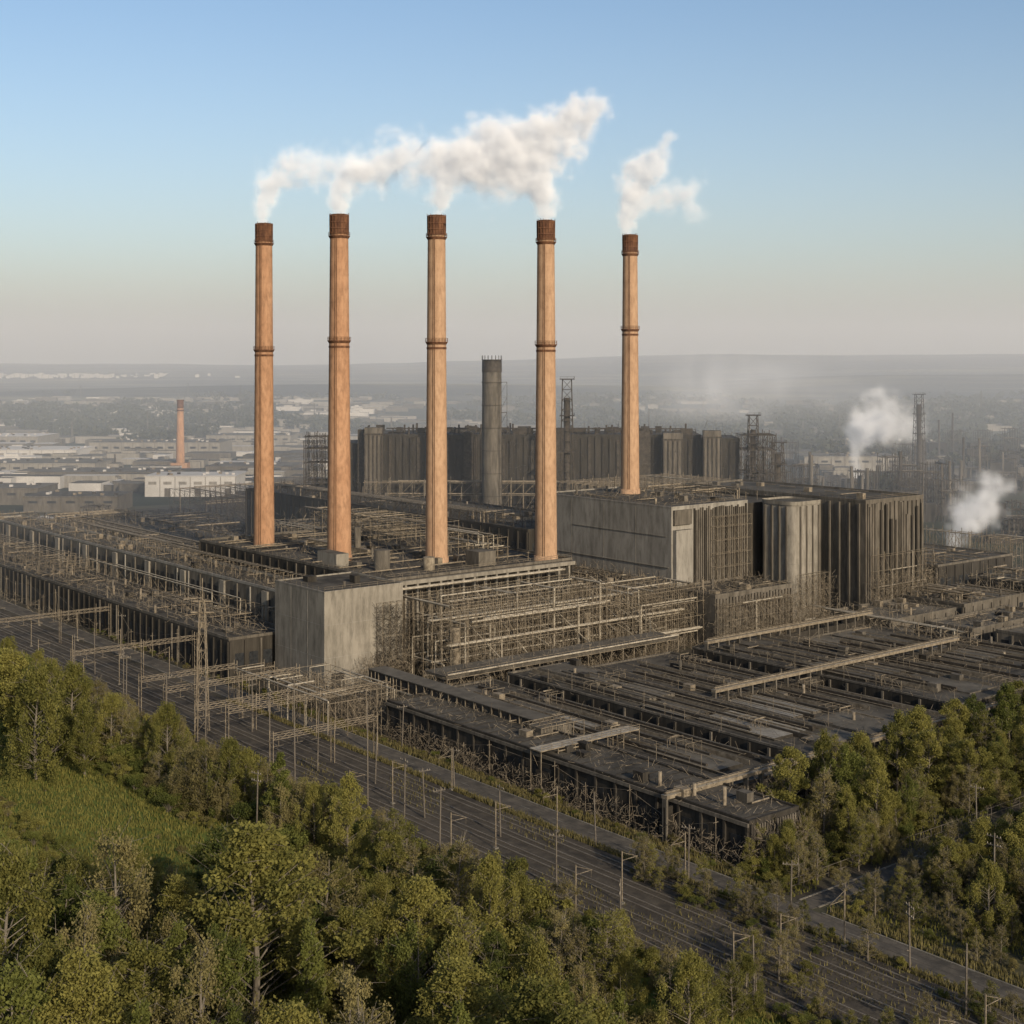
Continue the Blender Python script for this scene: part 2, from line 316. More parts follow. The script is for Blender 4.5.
b=MB(); bldg(b,-470,-345,270,284,19,D,R,pil=5,vents=40,windows=[(10,16,4)],pw=BW)
b.cyl(-400,262,0,25,4,4,24,BW); b.cyl(-388,264,0,23,3.2,3.2,24,BW); b.rack(-460,-350,271,279,[19,22,25],5,4,0.1,SD,0.5,16,ST,jit=.6); b.tangle(-470,-345,258,284,5,24,1600,2.5,.05,ST); b.rack(-470,-400,256,269,[0,7,14,20],5,4,.12,ST,.5,10,PI,.25,.8)
b.make('compressor_house',BM)
b=MB(); bldg(b,-540,-350,290,330,25,D,R,pil=5,vents=50,windows=[(14,21,4)],pw=D)
b.rack(-530,-360,292,300,[25,28.5],5,4,0.1,SD,0.5,16,ST,jit=.8); b.tangle(-540,-350,290,330,25,28,1200,2.5,0.05,SD); b.posts(-535,-352,306,25,6,7,SD,.09)
b.make('sintering_hall',BM)
b=MB(); bldg(b,-345,-287,292,325,37.5,CG,R,pil=0,vents=14,par=.4)
b.box(-344,-288,291.7,291.99,20,20.15,C); b.box(-330,-289,291.8,291.99,29.0,29.1,C)
for a in(-331,-316,-302): b.box(a-.05,a+.05,291.95,291.998,0,37,C)
n=26
for i in range(n): 
    a=301+(i+.5)*23.5/n; b.box(-286.998,-286.6,a-0.26,a+0.26,14,37.2-random.uniform(0,1.2),BW if i%5 else D)
b.box(-286.998,-285.6,292.6,299.6,14.6,31,CG,R2); b.box(-286.998,-286.2,292.6,299.8,32.5,36.8,BW)
b.rack(-286.3,-284.4,308,324,[14.6,19,23,27,31,34],2,2.6,.07,ST,.4); b.rack(-340,-289,288.8,291.4,[0,4,8,12,16],3,2.5,.08,ST,.5,6,PI,.2,1); b.tangle(-340,-288,286,291.8,0,18,1600,2.2,.04,ST)
b.railing([(-345,292.3),(-287.3,292.3),(-287.3,325)],38,1.0,ST,.035)
b.tangle(-340,-288,292,325,37.5,39,300,2,0.04,ST); b.posts(-343,-290,322,37.5,4,5,SD,.07)
b.make('concrete_boiler_house',BM)
b=MB(); bldg(b,-286.9,-268,290,323,14.3,BW,R,pil=0,vents=12,ribs=1.3)
b.rack(-267.3,-264.8,291,322,[0,4,8,12],2.5,2.6,.07,ST,.5,4,PI,.18,1)
b.tangle(-267.5,-262,288,325,0,13,2600,2.1,0.035,ST); b.tangle(-286,-268,290,323,14.3,16,350,2,0.04,ST); b.railing([(-286,290.3),(-268.3,290.3),(-268.3,323)],15,1,ST,.035)
b.make('boiler_house_annex',BM)
b=MB(); n=96
def sup(t,a): 
    c,s=math.cos(t),math.sin(t); return (math.copysign(abs(c)**.36,c)*a-285,math.copysign(abs(s)**.36,s)*a+343)
def ring(a,z0,z1,m,cap=None):
    i=len(b.v)
    for z in(z0,z1):
        for k in range(n): b.v.append((*sup(2*math.pi*k/n,a),z))
    for k in range(n): k2=(k+1)%n; b.f.append((i+k,i+k2,i+n+k2,i+n+k)); b.m.append(m); b.s.append(True)
    if cap is not None: b.f.append(tuple(i+n+k for k in range(n))); b.m.append(cap); b.s.append(False)
ring(7.0,0,36.6,C,R)
for z in(9,18,27): ring(7.04,z,z+.12,CG)
ring(7.2,36,37.2,C)
for k in range(4): b.box(-277.99,-277.7,338.6+k*2.9,339.2+k*2.9,4,35.7,BW)
for k in range(4): b.box(-290+k*2.9,-289.4+k*2.9,335.7,335.99,4,35.7,BW)
b.rack(-277.4,-275,337,349,[0,5,10,15],2.4,2.4,.07,ST,.5)
b.tangle(-278,-274,335,352,0,14,1100,2.2,0.035,ST)
b.make('concrete_bunker_tower',BM)
b=MB(); bldg(b,-345,-268,358,388,36.5,BW,R,pil=0,vents=12,ribs=2.2)
for k in range(11): a=359+k*2.7; b.box(-267.5,-267.1,a,a+.9,2,random.uniform(30,36),random.choice([D,BW,BW]))
for k in range(20): a=-343+k*3.8; b.box(a,a+.7,357.5,357.99,0,36,BW)
b.rack(-266.5,-264,359,387,[0,5,10,15,20],2.5,3,.08,ST,.5,4,PI,.2,1.5)
b.railing([(-345,358.3),(-268.3,358.3),(-268.3,388)],37.2,1,ST,.035); b.tangle(-266,-260,356,390,0,14,1900,2.4,0.04,ST)
b.make('ribbed_bunker_building',BM)
b=MB(); bldg(b,-345,-295,325.3,357.7,35,D,R,pil=0,vents=8); b.rack(-340,-305,328,350,[35,38],8,6,0.1,ST,0.4,6,ST)
b.make('link_building',BM)
# ------------------------------------------------------------------ pipe racks in front of the boiler hall
b=MB()
b.rack(-298,-274,203,262,[0,5,10,15,20],4,2.6,0.09,0,0.4,34,1,0.24,1)
b.rack(-292,-272,262,292,[0,4.5,9,13,17],4,2.6,0.09,0,0.5,26,1,0.24,1)
for z,q0,q1,p in((22,203,258,-296),(15.6,203,275,-284),(10.6,203,285,-276),(5.8,201,288,-272),(18,215,262,-292)):
    for d in(0,0.9): b.pipe((p+d,q0,z),(p+d,q1,z),0.24,1,8)
for k in range(12):
    q=random.uniform(206,285); b.pipe((-297,q,random.uniform(12,20)),(-274,q,random.uniform(4,10)),0.2,1,8)
for k in range(6):
    q=random.uniform(206,285); b.cyl(random.uniform(-295,-276),q,0,random.uniform(8,19),1.0,1.0,14,0)
b.tangle(-298,-270,203,290,0,17,9000,2.2,0.03,0)
b.make('pipe_rack',[M_steel,M_pipe])
b=MB(); b.rack(-345,-300,266,288,[0,6,12,17],4,4,0.12,0,0.4,26,1,0.3,1); b.cyl(-330,270,0,22,4,4,24,1); b.cyl(-318,276,0,17,3.2,3.2,24,1)
b.tangle(-345,-296,266,290,0,18,2600,2.6,0.045,1)
b.make('process_pipe_rack',[M_steeld,M_steel])
b=MB(); b.box(-270,-261,192,268,6.6,7.2,R,R2)
b.rack(-270,-261,192,268,[0,6.5],4.5,4,0.12,ST,0.5,0); b.railing([(-261,192),(-261,268)],7.2,1,ST,0.05)
b.pipe((-260.8,192,7.6),(-260.8,268,7.6),0.22,PI,8)
b.tangle(-270,-258,190,270,0,8,2200,2.0,0.035,ST); b.posts(192,268,-266,7.2,4,7,ST,.06,1)
b.make('loading_platform_canopy',BM)
b=MB(); b.box(-273,-213,178.4,182.6,6.2,8.8,SD,R2); 
for a in np.arange(-272,-213,3): b.box(a,a+0.25,178.2,178.39,6.0,8.9,ST); b.box(a+1,a+2.2,178.33,178.395,7.2,8.2,GL)
b.box(-273,-213,178.1,182.9,8.82,9.0,R2); b.box(-273,-213,178.15,178.38,5.9,6.2,PI)
for a in np.arange(-270,-213,9):
    for q in(178.8,182.2): b.pipe((a,q,0),(a,q,6.2),0.2,ST)
    b.pipe((a,178.8,0.5),(a,182.2,5.8),0.12,ST); b.pipe((a,178.8,0),(a+4,178.8,6),0.12,ST)
b.box(-213,-209,176.5,184.5,0,8.5,BW,R2); b.rack(-213,-207,175,186,[0,3,6,9],2,2.5,0.08,ST,.6)
b.make('conveyor_gallery',BM)
# ------------------------------------------------------------------ front low building and sheds
b=MB(); bldg(b,-250,-148,168,180,7.3,D,R,pil=5,vents=14,windows=[(2.5,4.8,3.6)],pw=D,par=.35)
b.box(-250,-148,167.6,167.93,6.6,7.2,BW)
for k in range(19): b.box(-147.95,-147.7,168.2+k*.62,168.5+k*.62,0,6.8,BW)
for k in range(34): a=-249+k*3; b.box(a,a+0.12,168.4,179.6,7.305,7.4,D)
b.tangle(-250,-146,165.5,168,0,4,1900,1.5,0.03,ST); b.tangle(-147.6,-145,168,180,0,6,900,1.7,0.03,ST); b.tangle(-250,-148,168,180,7.3,8.3,500,1.6,.035,ST)
b.box(-200,-196.5,167.6,167.64,0,4.2,SD); b.box(-228,-224.5,167.6,167.64,0,4.2,SD)
b.rack(-199.5,-196.5,166,191,[0,8.2],3,4,0.1,ST,0.3,0); b.box(-199.6,-196.4,165.8,191,8.3,8.5,ST,PI); b.railing([(-196.4,166),(-196.4,191)],8.5,0.9,ST,.05)
b.posts(-250,-150,166.5,0,6,9,ST,.06)
b.make('low_goods_shed',BM)
def shed(name,x0,x1,y0,y1,h,lines,roof=R):
    b=MB(); bldg(b,x0,x1,y0,y1,h,D,roof,pil=5,vents=12,pw=BW,par=0.4)
    a=x0+2
    while a<x1-8:
        w=random.uniform(9,22); w=min(w,x1-2-a); c0=y0+1+random.uniform(0,.4)*(y1-y0); c1=c0+random.uniform(.3,.55)*(y1-y0)
        b.box(a,a+w,c0,min(c1,y1-1),h+.004,h+random.uniform(.25,.8),random.choice([D,BW]),random.choice([R2,R2,R,CG])); a+=w+random.uniform(1,6)
    for k in range(lines):
        q=y0+1+(k+.5)*(y1-y0-2)/lines+random.uniform(-.3,.3); xa=x0+random.uniform(.5,20); xb=x1-random.uniform(.5,20)
        if k%3==0: b.pipe((xa,q,h+.95),(xb,q,h+.95),0.11,ST,5)
        elif k%3==1: b.box(xa,xb,q-.25,q+.25,h+.003,h+1.0,SD,R)
        else: b.box(xa,xb,q-.05,q+.05,h+.003,h+.9,ST)
    for _ in range(int((x1-x0)/18)):
        a=random.uniform(x0,x1-6); c=random.uniform(y0+1,y1-5); b.rack(a,a+random.uniform(3,7),c,c+random.uniform(2,5),[h,h+random.uniform(1,2.6)],2,2,0.05,ST,0.5,1,ST,.14)
    b.tangle(x0,x1,y0-1.5,y1,h,h+1.2,int((x1-x0)*(y1-y0)*0.12),1.7,0.03,ST)
    b.tangle(x0,x1,y0-2,y0,0,4,int((x1-x0)*7),1.6,0.03,ST); b.tangle(x1,x1+2,y0,y1,0,4,int((y1-y0)*9),1.6,0.03,ST)
    b.posts(x0+1,x1-1,y0+1,h,3.0,9,ST,.05)
    return b.make(name,BM)
shed('casting_shed',-258,-166.5,185,203,5.4,8)
shed('casting_shed',-256,-166.5,206,225,6.8,9,R)
shed('casting_shed',-254,-170,229,258,5.2,12,R)
shed('casting_shed',-250,-172,262,292,6.6,12)
shed('casting_shed',-245,-172,296,335,5.0,12,R2)
def pwall(name,p,q0,q1,h):
    b=MB(); b.box(p,p+1.3,q0,q1,h-0.6,h,ST,PI)
    for q in np.arange(q0,q1,4): b.box(p+0.2,p+1.2,q,q+0.4,0,h-0.62,BW); 
    b.box(p+.5,p+.9,q0,q1,0,h-2,D); b.pipe((p+.8,q0,h+.35),(p+.8,q1,h+.35),0.2,ST,6); b.railing([(p+1.3,q0),(p+1.3,q1)],h,0.9,ST,.04)
    b.tangle(p+1.5,p+3.5,q0,q1,0,6,int((q1-q0)*12),1.7,0.035,ST); return b.make(name,BM)
pwall('elevated_pipeway',-165.5,166,296,8)
pwall('elevated_pipeway',-210,226,318,8.6)
pwall('elevated_pipeway',-246,262,330,9)
for nm,a in (('low_brick_store',(-261,-240,332,364,6.5)),('low_brick_store',(-236,-221,343,384,5.5)),('low_brick_store',(-215,-180,345,372,6)),('low_brick_store',(-262,-240,368,402,7)),('rolling_mill',(-330,-268,396,440,13)),('rolling_mill',(-262,-205,410,470,9)),('rolling_mill',(-200,-160,380,470,7)),('rolling_mill',(-420,-340,400,470,14))):
    b=MB(); bldg(b,a[0],a[1],a[2],a[3],a[4],random.choice([C,BW]) if 'brick' in nm else D,R2 if 'brick' in nm else R,pil=5,vents=14,windows=[(a[4]*0.35,a[4]*0.7,3.5)],pw=BW)
    b.tangle(a[0],a[1]+3,a[2]-3,a[3],0,2.5,600,2,.035,ST); b.tangle(a[0],a[1],a[2],a[3],a[4],a[4]+1.5,300,2,.035,ST)
    b.posts(a[0],a[1],a[2]+3,a[4],4,9,ST,.07)
    if a[4]>6.9:
        b.rack(a[0]+2,a[1]-2,a[2]+2,a[2]+12,[a[4],a[4]+3],6,4,0.09,ST,0.5,8,ST,jit=.8)
        for k in range(5): q=a[2]+3+k*7; b.pipe((a[0],q,a[4]+1),(a[1],q,a[4]+1),0.2,ST,6)
    b.make(nm,BM)
b=MB()
for x0,x1,y0,y1,lv in ((-330,-270,392,395,[0,6,12]),(-400,-270,442,450,[0,6,12,18]),(-262,-180,404,409,[0,5,10]),(-266,-210,325,330,[0,4,8]),(-300,-200,472,480,[0,7,14]),(-178,-172,300,470,[0,5,9]),(-390,-350,335,395,[0,12,24,36])):
    b.rack(x0,x1,y0,y1,lv,4,4,0.11,0,0.5,8,1,0.25,1)
    b.tangle(x0,x1,y0,y1,0,lv[-1],int(abs(x1-x0)*12),3,.045,0)
b.make('steel_gantry_rack',[M_steel,M_pipe])
# ------------------------------------------------------------------ back dark block (own axis)
b=MB()
b.box(-64,78,0,34,0,50,D,R); b.box(-76,-64.01,3,30,0,46,D,R); b.box(78.01,94,2,30,0,48.5,D,R)
for i in range(48):
    a=-63+i*2.95; b.box(a,a+1.2,-0.6,-0.002,0,49.2-random.random()*1.5,SD if i%4==0 else D)
for a0,a1,h in((-64,-58,52),(-20,-16,51),(18,24,52),(52,57,51.5)): b.box(a0,a1,-1.6,-0.61,0,h,SD)
for x,r,h in((-57,3.6,53),(66,4.0,51),(82,3.6,52)):
    b.box(x-r,x+r,-6,-1.7,0,h,BW,R); b.box(x-r-.3,x+r+.3,-6.3,-1.5,h-3,h-2.4,SD)
    for k in range(5): b.box(x-r+k*r*.48,x-r+k*r*.48+.5,-6.4,-6.31,0,h-3.2,SD)
for _ in range(110):
    x=random.uniform(-62,76); y=random.uniform(1,30); h=50
    if random.random()<.5: b.box(x,x+random.uniform(1,6),y,y+2,h,h+random.uniform(.6,2.8),random.choice([SD,SD,D]))
    else: b.cyl(x,y,h,h+random.uniform(1,4),.4,.4,8,SD)
b.rack(-62,76,1,5,[50,52],4,4,0.11,SD,0.5,10,SD,jit=.4); b.tangle(-76,94,-6,2,20,53,1500,3,0.06,SD)
b.rack(-86,-76,-4,10,[0,10,20,30,38,44,49],3.5,4,0.2,SD,0.6,10,SD,.4,1)
b.rack(-60,60,-14,-5,[0,10,18,26,31],5,4,0.14,ST,0.4,30,ST,.3,1)
b.rack(94,108,-5,14,[0,12,24,34,44,50],4,5,0.2,SD,0.6,10,SD,.4,1)
b.make('blast_furnace_hall',BM,math.radians(-2),(0,580,0))
b=MB()
for k in range(9): b.pipe((0,0,k*9),(0,0,k*9+9),4.1-.03*k,0,28,4.07-.03*k); b.pipe((0,0,k*9+8.8),(0,0,k*9+9.0),4.15,1,28,4.15)
b.cyl(0,0,76,81,4.0,3.9,28,1); 
for k in range(16): t=k*math.pi/8; b.pipe((3.9*math.cos(t),3.9*math.sin(t),81),(3.9*math.cos(t),3.9*math.sin(t),82.6),.12,1)
b.rack(3,6,-3,1,list(range(0,76,6)),3,4,0.1,1,0.7)
b.make('steel_stack',[M_brownwall,M_steeld],0,(-8,556,0))
def lattice(name,x,y,h,w,mat=M_steeld):
    b=MB(); n=int(h/4)
    for k in range(n):
        a=w*(1-.5*k/n); c=w*(1-.5*(k+1)/n); z=k*h/n; z2=(k+1)*h/n
        P=[(-a,-a),(a,-a),(a,a),(-a,a)];Q=[(-c,-c),(c,-c),(c,c),(-c,c)]
        for i in range(4):
            j=(i+1)%4
            b.pipe((*P[i],z),(*Q[i],z2),.2,0); b.pipe((*P[i],z),(*Q[j],z2),.12,0); b.pipe((*Q[i],z2),(*Q[j],z2),.14,0)
    for z in(h*.6,h*.8,h): b.box(-w*.8,w*.8,-w*.8,w*.8,z,z+.3,0); b.railing([(-w*.8,-w*.8),(w*.8,-w*.8),(w*.8,w*.8)],z,1.2,0)
    b.cyl(0,0,0,h*.9,w*.4,w*.35,12,0); return b.make(name,[mat],0,(x,y,0))
lattice('lattice_tower',22,560,73,3.6)
lattice('lattice_tower',99,575,58,3.4); lattice('lattice_tower',112,590,46,4)
lattice('lattice_tower',250,860,60,4); lattice('lattice_tower',-128,730,45,3)
b=MB()
for x0,x1,y0,y1,lv in ((-620,-545,250,300,[0,5,10]),(-700,-560,330,420,[0,6,12]),(-560,-545,210,245,[0,6,12,18]),(-640,-565,190,235,[0,6,11])):
    b.rack(x0,x1,y0,y1,lv,6,6,0.14,0,0.5,20,1,0.3,1); b.tangle(x0,x1,y0,y1,0,lv[-1],1600,3,.06,1)
b.make('yard_pipe_rack',[M_steeld,M_steel])
def refinery(name,X,Y,n,spread,hmax):
    b=MB()
    for _ in range(n):
        x=random.gauss(0,spread); y=random.gauss(0,spread*.5); k=random.random(); h=random.uniform(.3,1)*hmax
        if k<.25: b.cyl(x,y,0,h,random.uniform(.6,1.2),random.uniform(.6,1.0),12,random.choice([0,1]))
        elif k<.33: b.cyl(x,y,0,h*.3,6,6,18,2)
        elif k<.8: b.rack(x,x+12,y,y+10,[0,h*.25,h*.5,h*.7],4,5,.2,1,.5,4,0,.4,1)
        else: b.box(x,x+14,y,y+9,0,h*.35,2)
    return b.make(name,[M_brownwall,M_steeld,M_dark],0,(X,Y,0))
refinery('process_plant',170,720,55,38,42); refinery('process_plant',330,900,50,60,40); refinery('process_plant',260,640,40,34,24)
refinery('process_plant',-20,800,30,80,35); refinery('process_plant',420,1100,34,70,45)
refinery('process_plant',-190,640,26,50,14)
b=MB(); b.cyl(0,0,0,46,3.3,2.3,24,0); b.cyl(0,0,46,52,2.4,2.4,24,1); b.pipe((0,0,51.3),(0,0,52.2),2.7,1,24,2.7); b.pipe((0,0,44),(0,0,45),2.65,1,24,2.65); b.box(-6,6,-5,5,0,6,0,1)
b.make('brick_chimney',[M_chim,M_rust],0,(-244,1030,0))
def warehouse(x,y,w,d,h,wall=WH,roof=WH,rot=0.0,name='warehouse'):
    b=MB(); b.box(-w/2,w/2,-d/2,d/2,0,h,wall,roof); b.box(-w/2-.3,w/2+.3,-d/2-.3,d/2+.3,h+.002,h+.5,wall,roof)
    n=max(2,int(w/9))
    for i in range(n):
        a=-w/2+(i+.5)*w/n; 
        b.box(a-2.4,a+2.4,-d/2-.06,-d/2-.003,h*.6,h*.75,GL if wall!=WH else CG)
        if i%2: b.box(a-1.8,a+1.8,-d/2-.08,-d/2-.003,0.1,h*.42,BW)
    for i in range(n*2): 
        a=random.uniform(-w/2+2,w/2-3); c=random.uniform(-d/2+2,d/2-3); b.box(a,a+1.8,c,c+1.5,h+.5,h+1.6,random.choice([ST,WH,D]))
    for i in range(n+1): a=-w/2+i*w/n; b.box(max(a-.2,-w/2),min(a+.2,w/2),-d/2-.15,-d/2-.003,0,h,CG if wall==WH else BW)
    return b.make(name,BM,rot,(x,y,0))
warehouse(-191,846,54,30,12,WH,WH); warehouse(-215,676,30,14,4.5,WH,WH,.05); warehouse(-300,800,70,34,9,BW,R2); warehouse(-270,930,90,40,8,BW,R2)
warehouse(-330,1000,80,50,9,CG,R2); warehouse(-420,1150,140,50,9,WH,WH); warehouse(-180,980,60,40,8,BW,R2); warehouse(-300,1200,110,50,12,CG,R2); warehouse(-235,760,50,30,8,BW,R)
warehouse(-350,880,60,28,6,WH,R2); warehouse(-480,1300,100,60,12,CG,WH); warehouse(-250,1350,80,45,10,CG,R2)
warehouse(250,1050,70,40,10,CG,R2); warehouse(400,1000,60,40,9,BW,R2); warehouse(330,1250,90,40,10,BW,R2)
b=MB()
for _ in range(1200):
    y=math.exp(random.uniform(math.log(850),math.log(3000))); x=y*random.uniform(-.42,.42)
    if y<1000 and -150*y/900<x<200: continue
    right=x/y>-.1
    if right and random.random()<.5: continue
    w=random.uniform(10,38)*(1+y/6000); d=random.uniform(8,25); h=random.uniform(3.5,8); k=random.random()
    wl=random.choice([0,1,3,3,4] if not right else [1,1,3,4,4]); rf=random.choice([1,2,2,4,4,0] if not right else [1,2,4,4]); b.box(x,x+w,y,y+d,0,h,wl,rf)
    if k<.3: b.box(x+w*.3,x+w*.6,y+d*.2,y+d*.8,h+.002,h+2,wl,rf)
for _ in range(50):
    y=random.uniform(900,3000); x=y*random.uniform(-.4,.4); b.cyl(x,y,0,random.uniform(12,38),1.0,.6,8,4)
b.make('distant_industrial_town',[M_white,M_brownwall,M_roof2,M_concg,M_roof],0)
b=MB()
for _ in range(200):
    x=random.gauss(-2150,330); y=random.uniform(5600,6300); z=14; w=random.uniform(8,22); b.box(x,x+w,y,y+12,z,z+random.uniform(8,18),0)
b.make('distant_town',[M_white],0)
# ------------------------------------------------------------------ poles, gantries in the rail yard
def pole(p,q,h,name='utility_pole',arms=1,lean=0.0):
    b=MB(); b.pipe((0,0,0),(lean,0,h),.16,0,8,.1)
    for k in range(arms): z=h-.6-k*1.2; b.box(-1.1,1.1,-.06,.06,z,z+.12,0); [b.cyl(x,0,z+.12,z+.36,.05,.03,6,1) for x in(-1,-.5,.5,1)]
    b.pipe((lean*.3,0,h*.3),(.0,0.5,h*.3+.1),.1,0)
    return b.make(name,[M_wood,M_pipe],random.uniform(0,3),W(p,q))
for p,q,h in((-212,138.3,19),(-226,131.5,22),(-247,138,15),(-190,131,15),(-171,156.3,9),(-150,156.3,9),(-130,156.3,9),(-110,176,14),(-128,200,12),(-104,200,11),(-176,128,14),(-205,112,13),(-122,232,12),(-300,131,14),(-330,131,14),(-360,156,12),(-150,118,10),(-240,165,9),(-110,156.3,9),(-262,131.5,17),(-280,131.5,13),(-236,142.3,12),(-270,146.5,12),(-318,138.2,12),(-345,142.3,12),(-98,150.7,9),(-116,132.6,9),(-140,132.5,9),(-200,142.3,9),(-184,146.5,9),(-222,146.5,10),(-160,138.2,9),(-210,156.2,8)):
    pole(p,q,h,arms=random.choice([0,1,2]),lean=random.uniform(-.4,.4))
b=MB(); n=8
for k in range(n):
    a=1.3-.1*k; c=1.3-.1*(k+1); z=k*3.6; z2=z+3.6
    for i,(sx,sy) in enumerate(((-1,-1),(1,-1),(1,1),(-1,1))):
        tx,ty=((-1,-1),(1,-1),(1,1),(-1,1))[(i+1)%4]
        b.pipe((sx*a,sy*a,z),(sx*c,sy*c,z2),.11,0); b.pipe((sx*a,sy*a,z),(tx*c,ty*c,z2),.06,0); b.pipe((sx*c,sy*c,z2),(tx*c,ty*c,z2),.06,0)
b.box(-2.5,2.5,-.15,.15,26,26.3,0); b.box(-2,2,-.15,.15,28.4,28.7,0)
b.pipe((0,0,28.8),(0,0,33.5),.12,0)
b.make('lattice_mast',[M_steel],0,W(-276,137.8))
def gantry(p,h,q0=132,q1=165):
    b=MB()
    for q in(q0,(q0+q1)/2+1.8,q1): 
        for d in(0,1.4): b.pipe((p+d,q,0),(p+d,q,h+.8),.1,0)
        for k in range(int(h/1.6)): b.pipe((p,q,k*1.6),(p+1.4,q,k*1.6+1.6),.05,0)
    for d in(0,1.4):
        for z in(h-.9,h): b.pipe((p+d,q0,z),(p+d,q1,z),.07,0)
        for q in np.arange(q0,q1-1.5,1.6): b.pipe((p+d,q,h-.9),(p+d,q+1.6,h),.045,0)
    for q in(136,140.2,144.4,148.6,152.8): b.pipe((p,q,h-.9),(p,q,h-2.6),.06,0); b.pipe((p,q-1.2,h-2.6),(p,q+1.2,h-2.6),.04,0)
    return b.make('signal_gantry',[M_steel])
gantry(-283,9.5); gantry(-262,8.5,136,176); gantry(-335,9); gantry(-390,9); gantry(-240,8,134,158); gantry(-300,8.5,134,158); gantry(-272,7.5,134,158)
b=MB()
for q in(136,140.2,144.4,148.6,152.8):
    for a in range(-420,-60,30):
        for z0_,sg in((6.6,.35),(5.6,.05)):
            P0=None
            for k in range(7):
                t=k/6; P1=(a+30*t,q,z0_-sg*4*t*(1-t))
                if P0: b.pipe(P0,P1,.022,0,3)
                P0=P1
b.make('overhead_wires',[M_steeld])
def mast(p,q,side=1):
    b=MB(); b.pipe((0,0,0),(0,0,8),.11,0); b.pipe((0,0,6.6),(0,3.2*side,6.6),.05,0); b.pipe((0,0,7.8),(0,3.0*side,6.65),.035,0); b.pipe((0,3*side,6.6),(0,3*side,5.6),.03,0)
    b.box(-.35,.35,-.35,.35,0,.5,1); return b.make('catenary_mast',[M_steel,M_kerb],SITE,W(p,q))
for a in range(-420,-60,30):
    if a in(-300,-270,-240): continue
    mast(a,133.2,1); mast(a,142.3,1); mast(a,155.6,-1)
b=MB(); b.rack(-300,-255,156.5,166,[0,7.5],5,4.5,.09,0,.3,10,1,.18,1); b.tangle(-290,-252,165,177,0,6,3000,1.9,.03,0); b.rack(-288,-254,168,176,[0,5,8],4,4,.08,0,.5,8,1,.16,1)
b.make('trackside_pipe_bridge',[M_steel,M_pipe])
b=MB()
for a in np.arange(-420,0,3): b.pipe((a,132.6,0),(a,132.6,1.5),.05,0)
for z in(.6,1.4): b.pipe((-420,132.6,z),(0,132.6,z),.03,0)
b.make('trackside_fence',[M_wood])
b=MB()
for q in np.arange(166,330,3): b.pipe((-138,q,0),(-138,q,1.9),.06,0)
for z in(.7,1.8): b.pipe((-138,166,z),(-138,330,z),.04,0)
b.make('yard_fence',[M_wood])
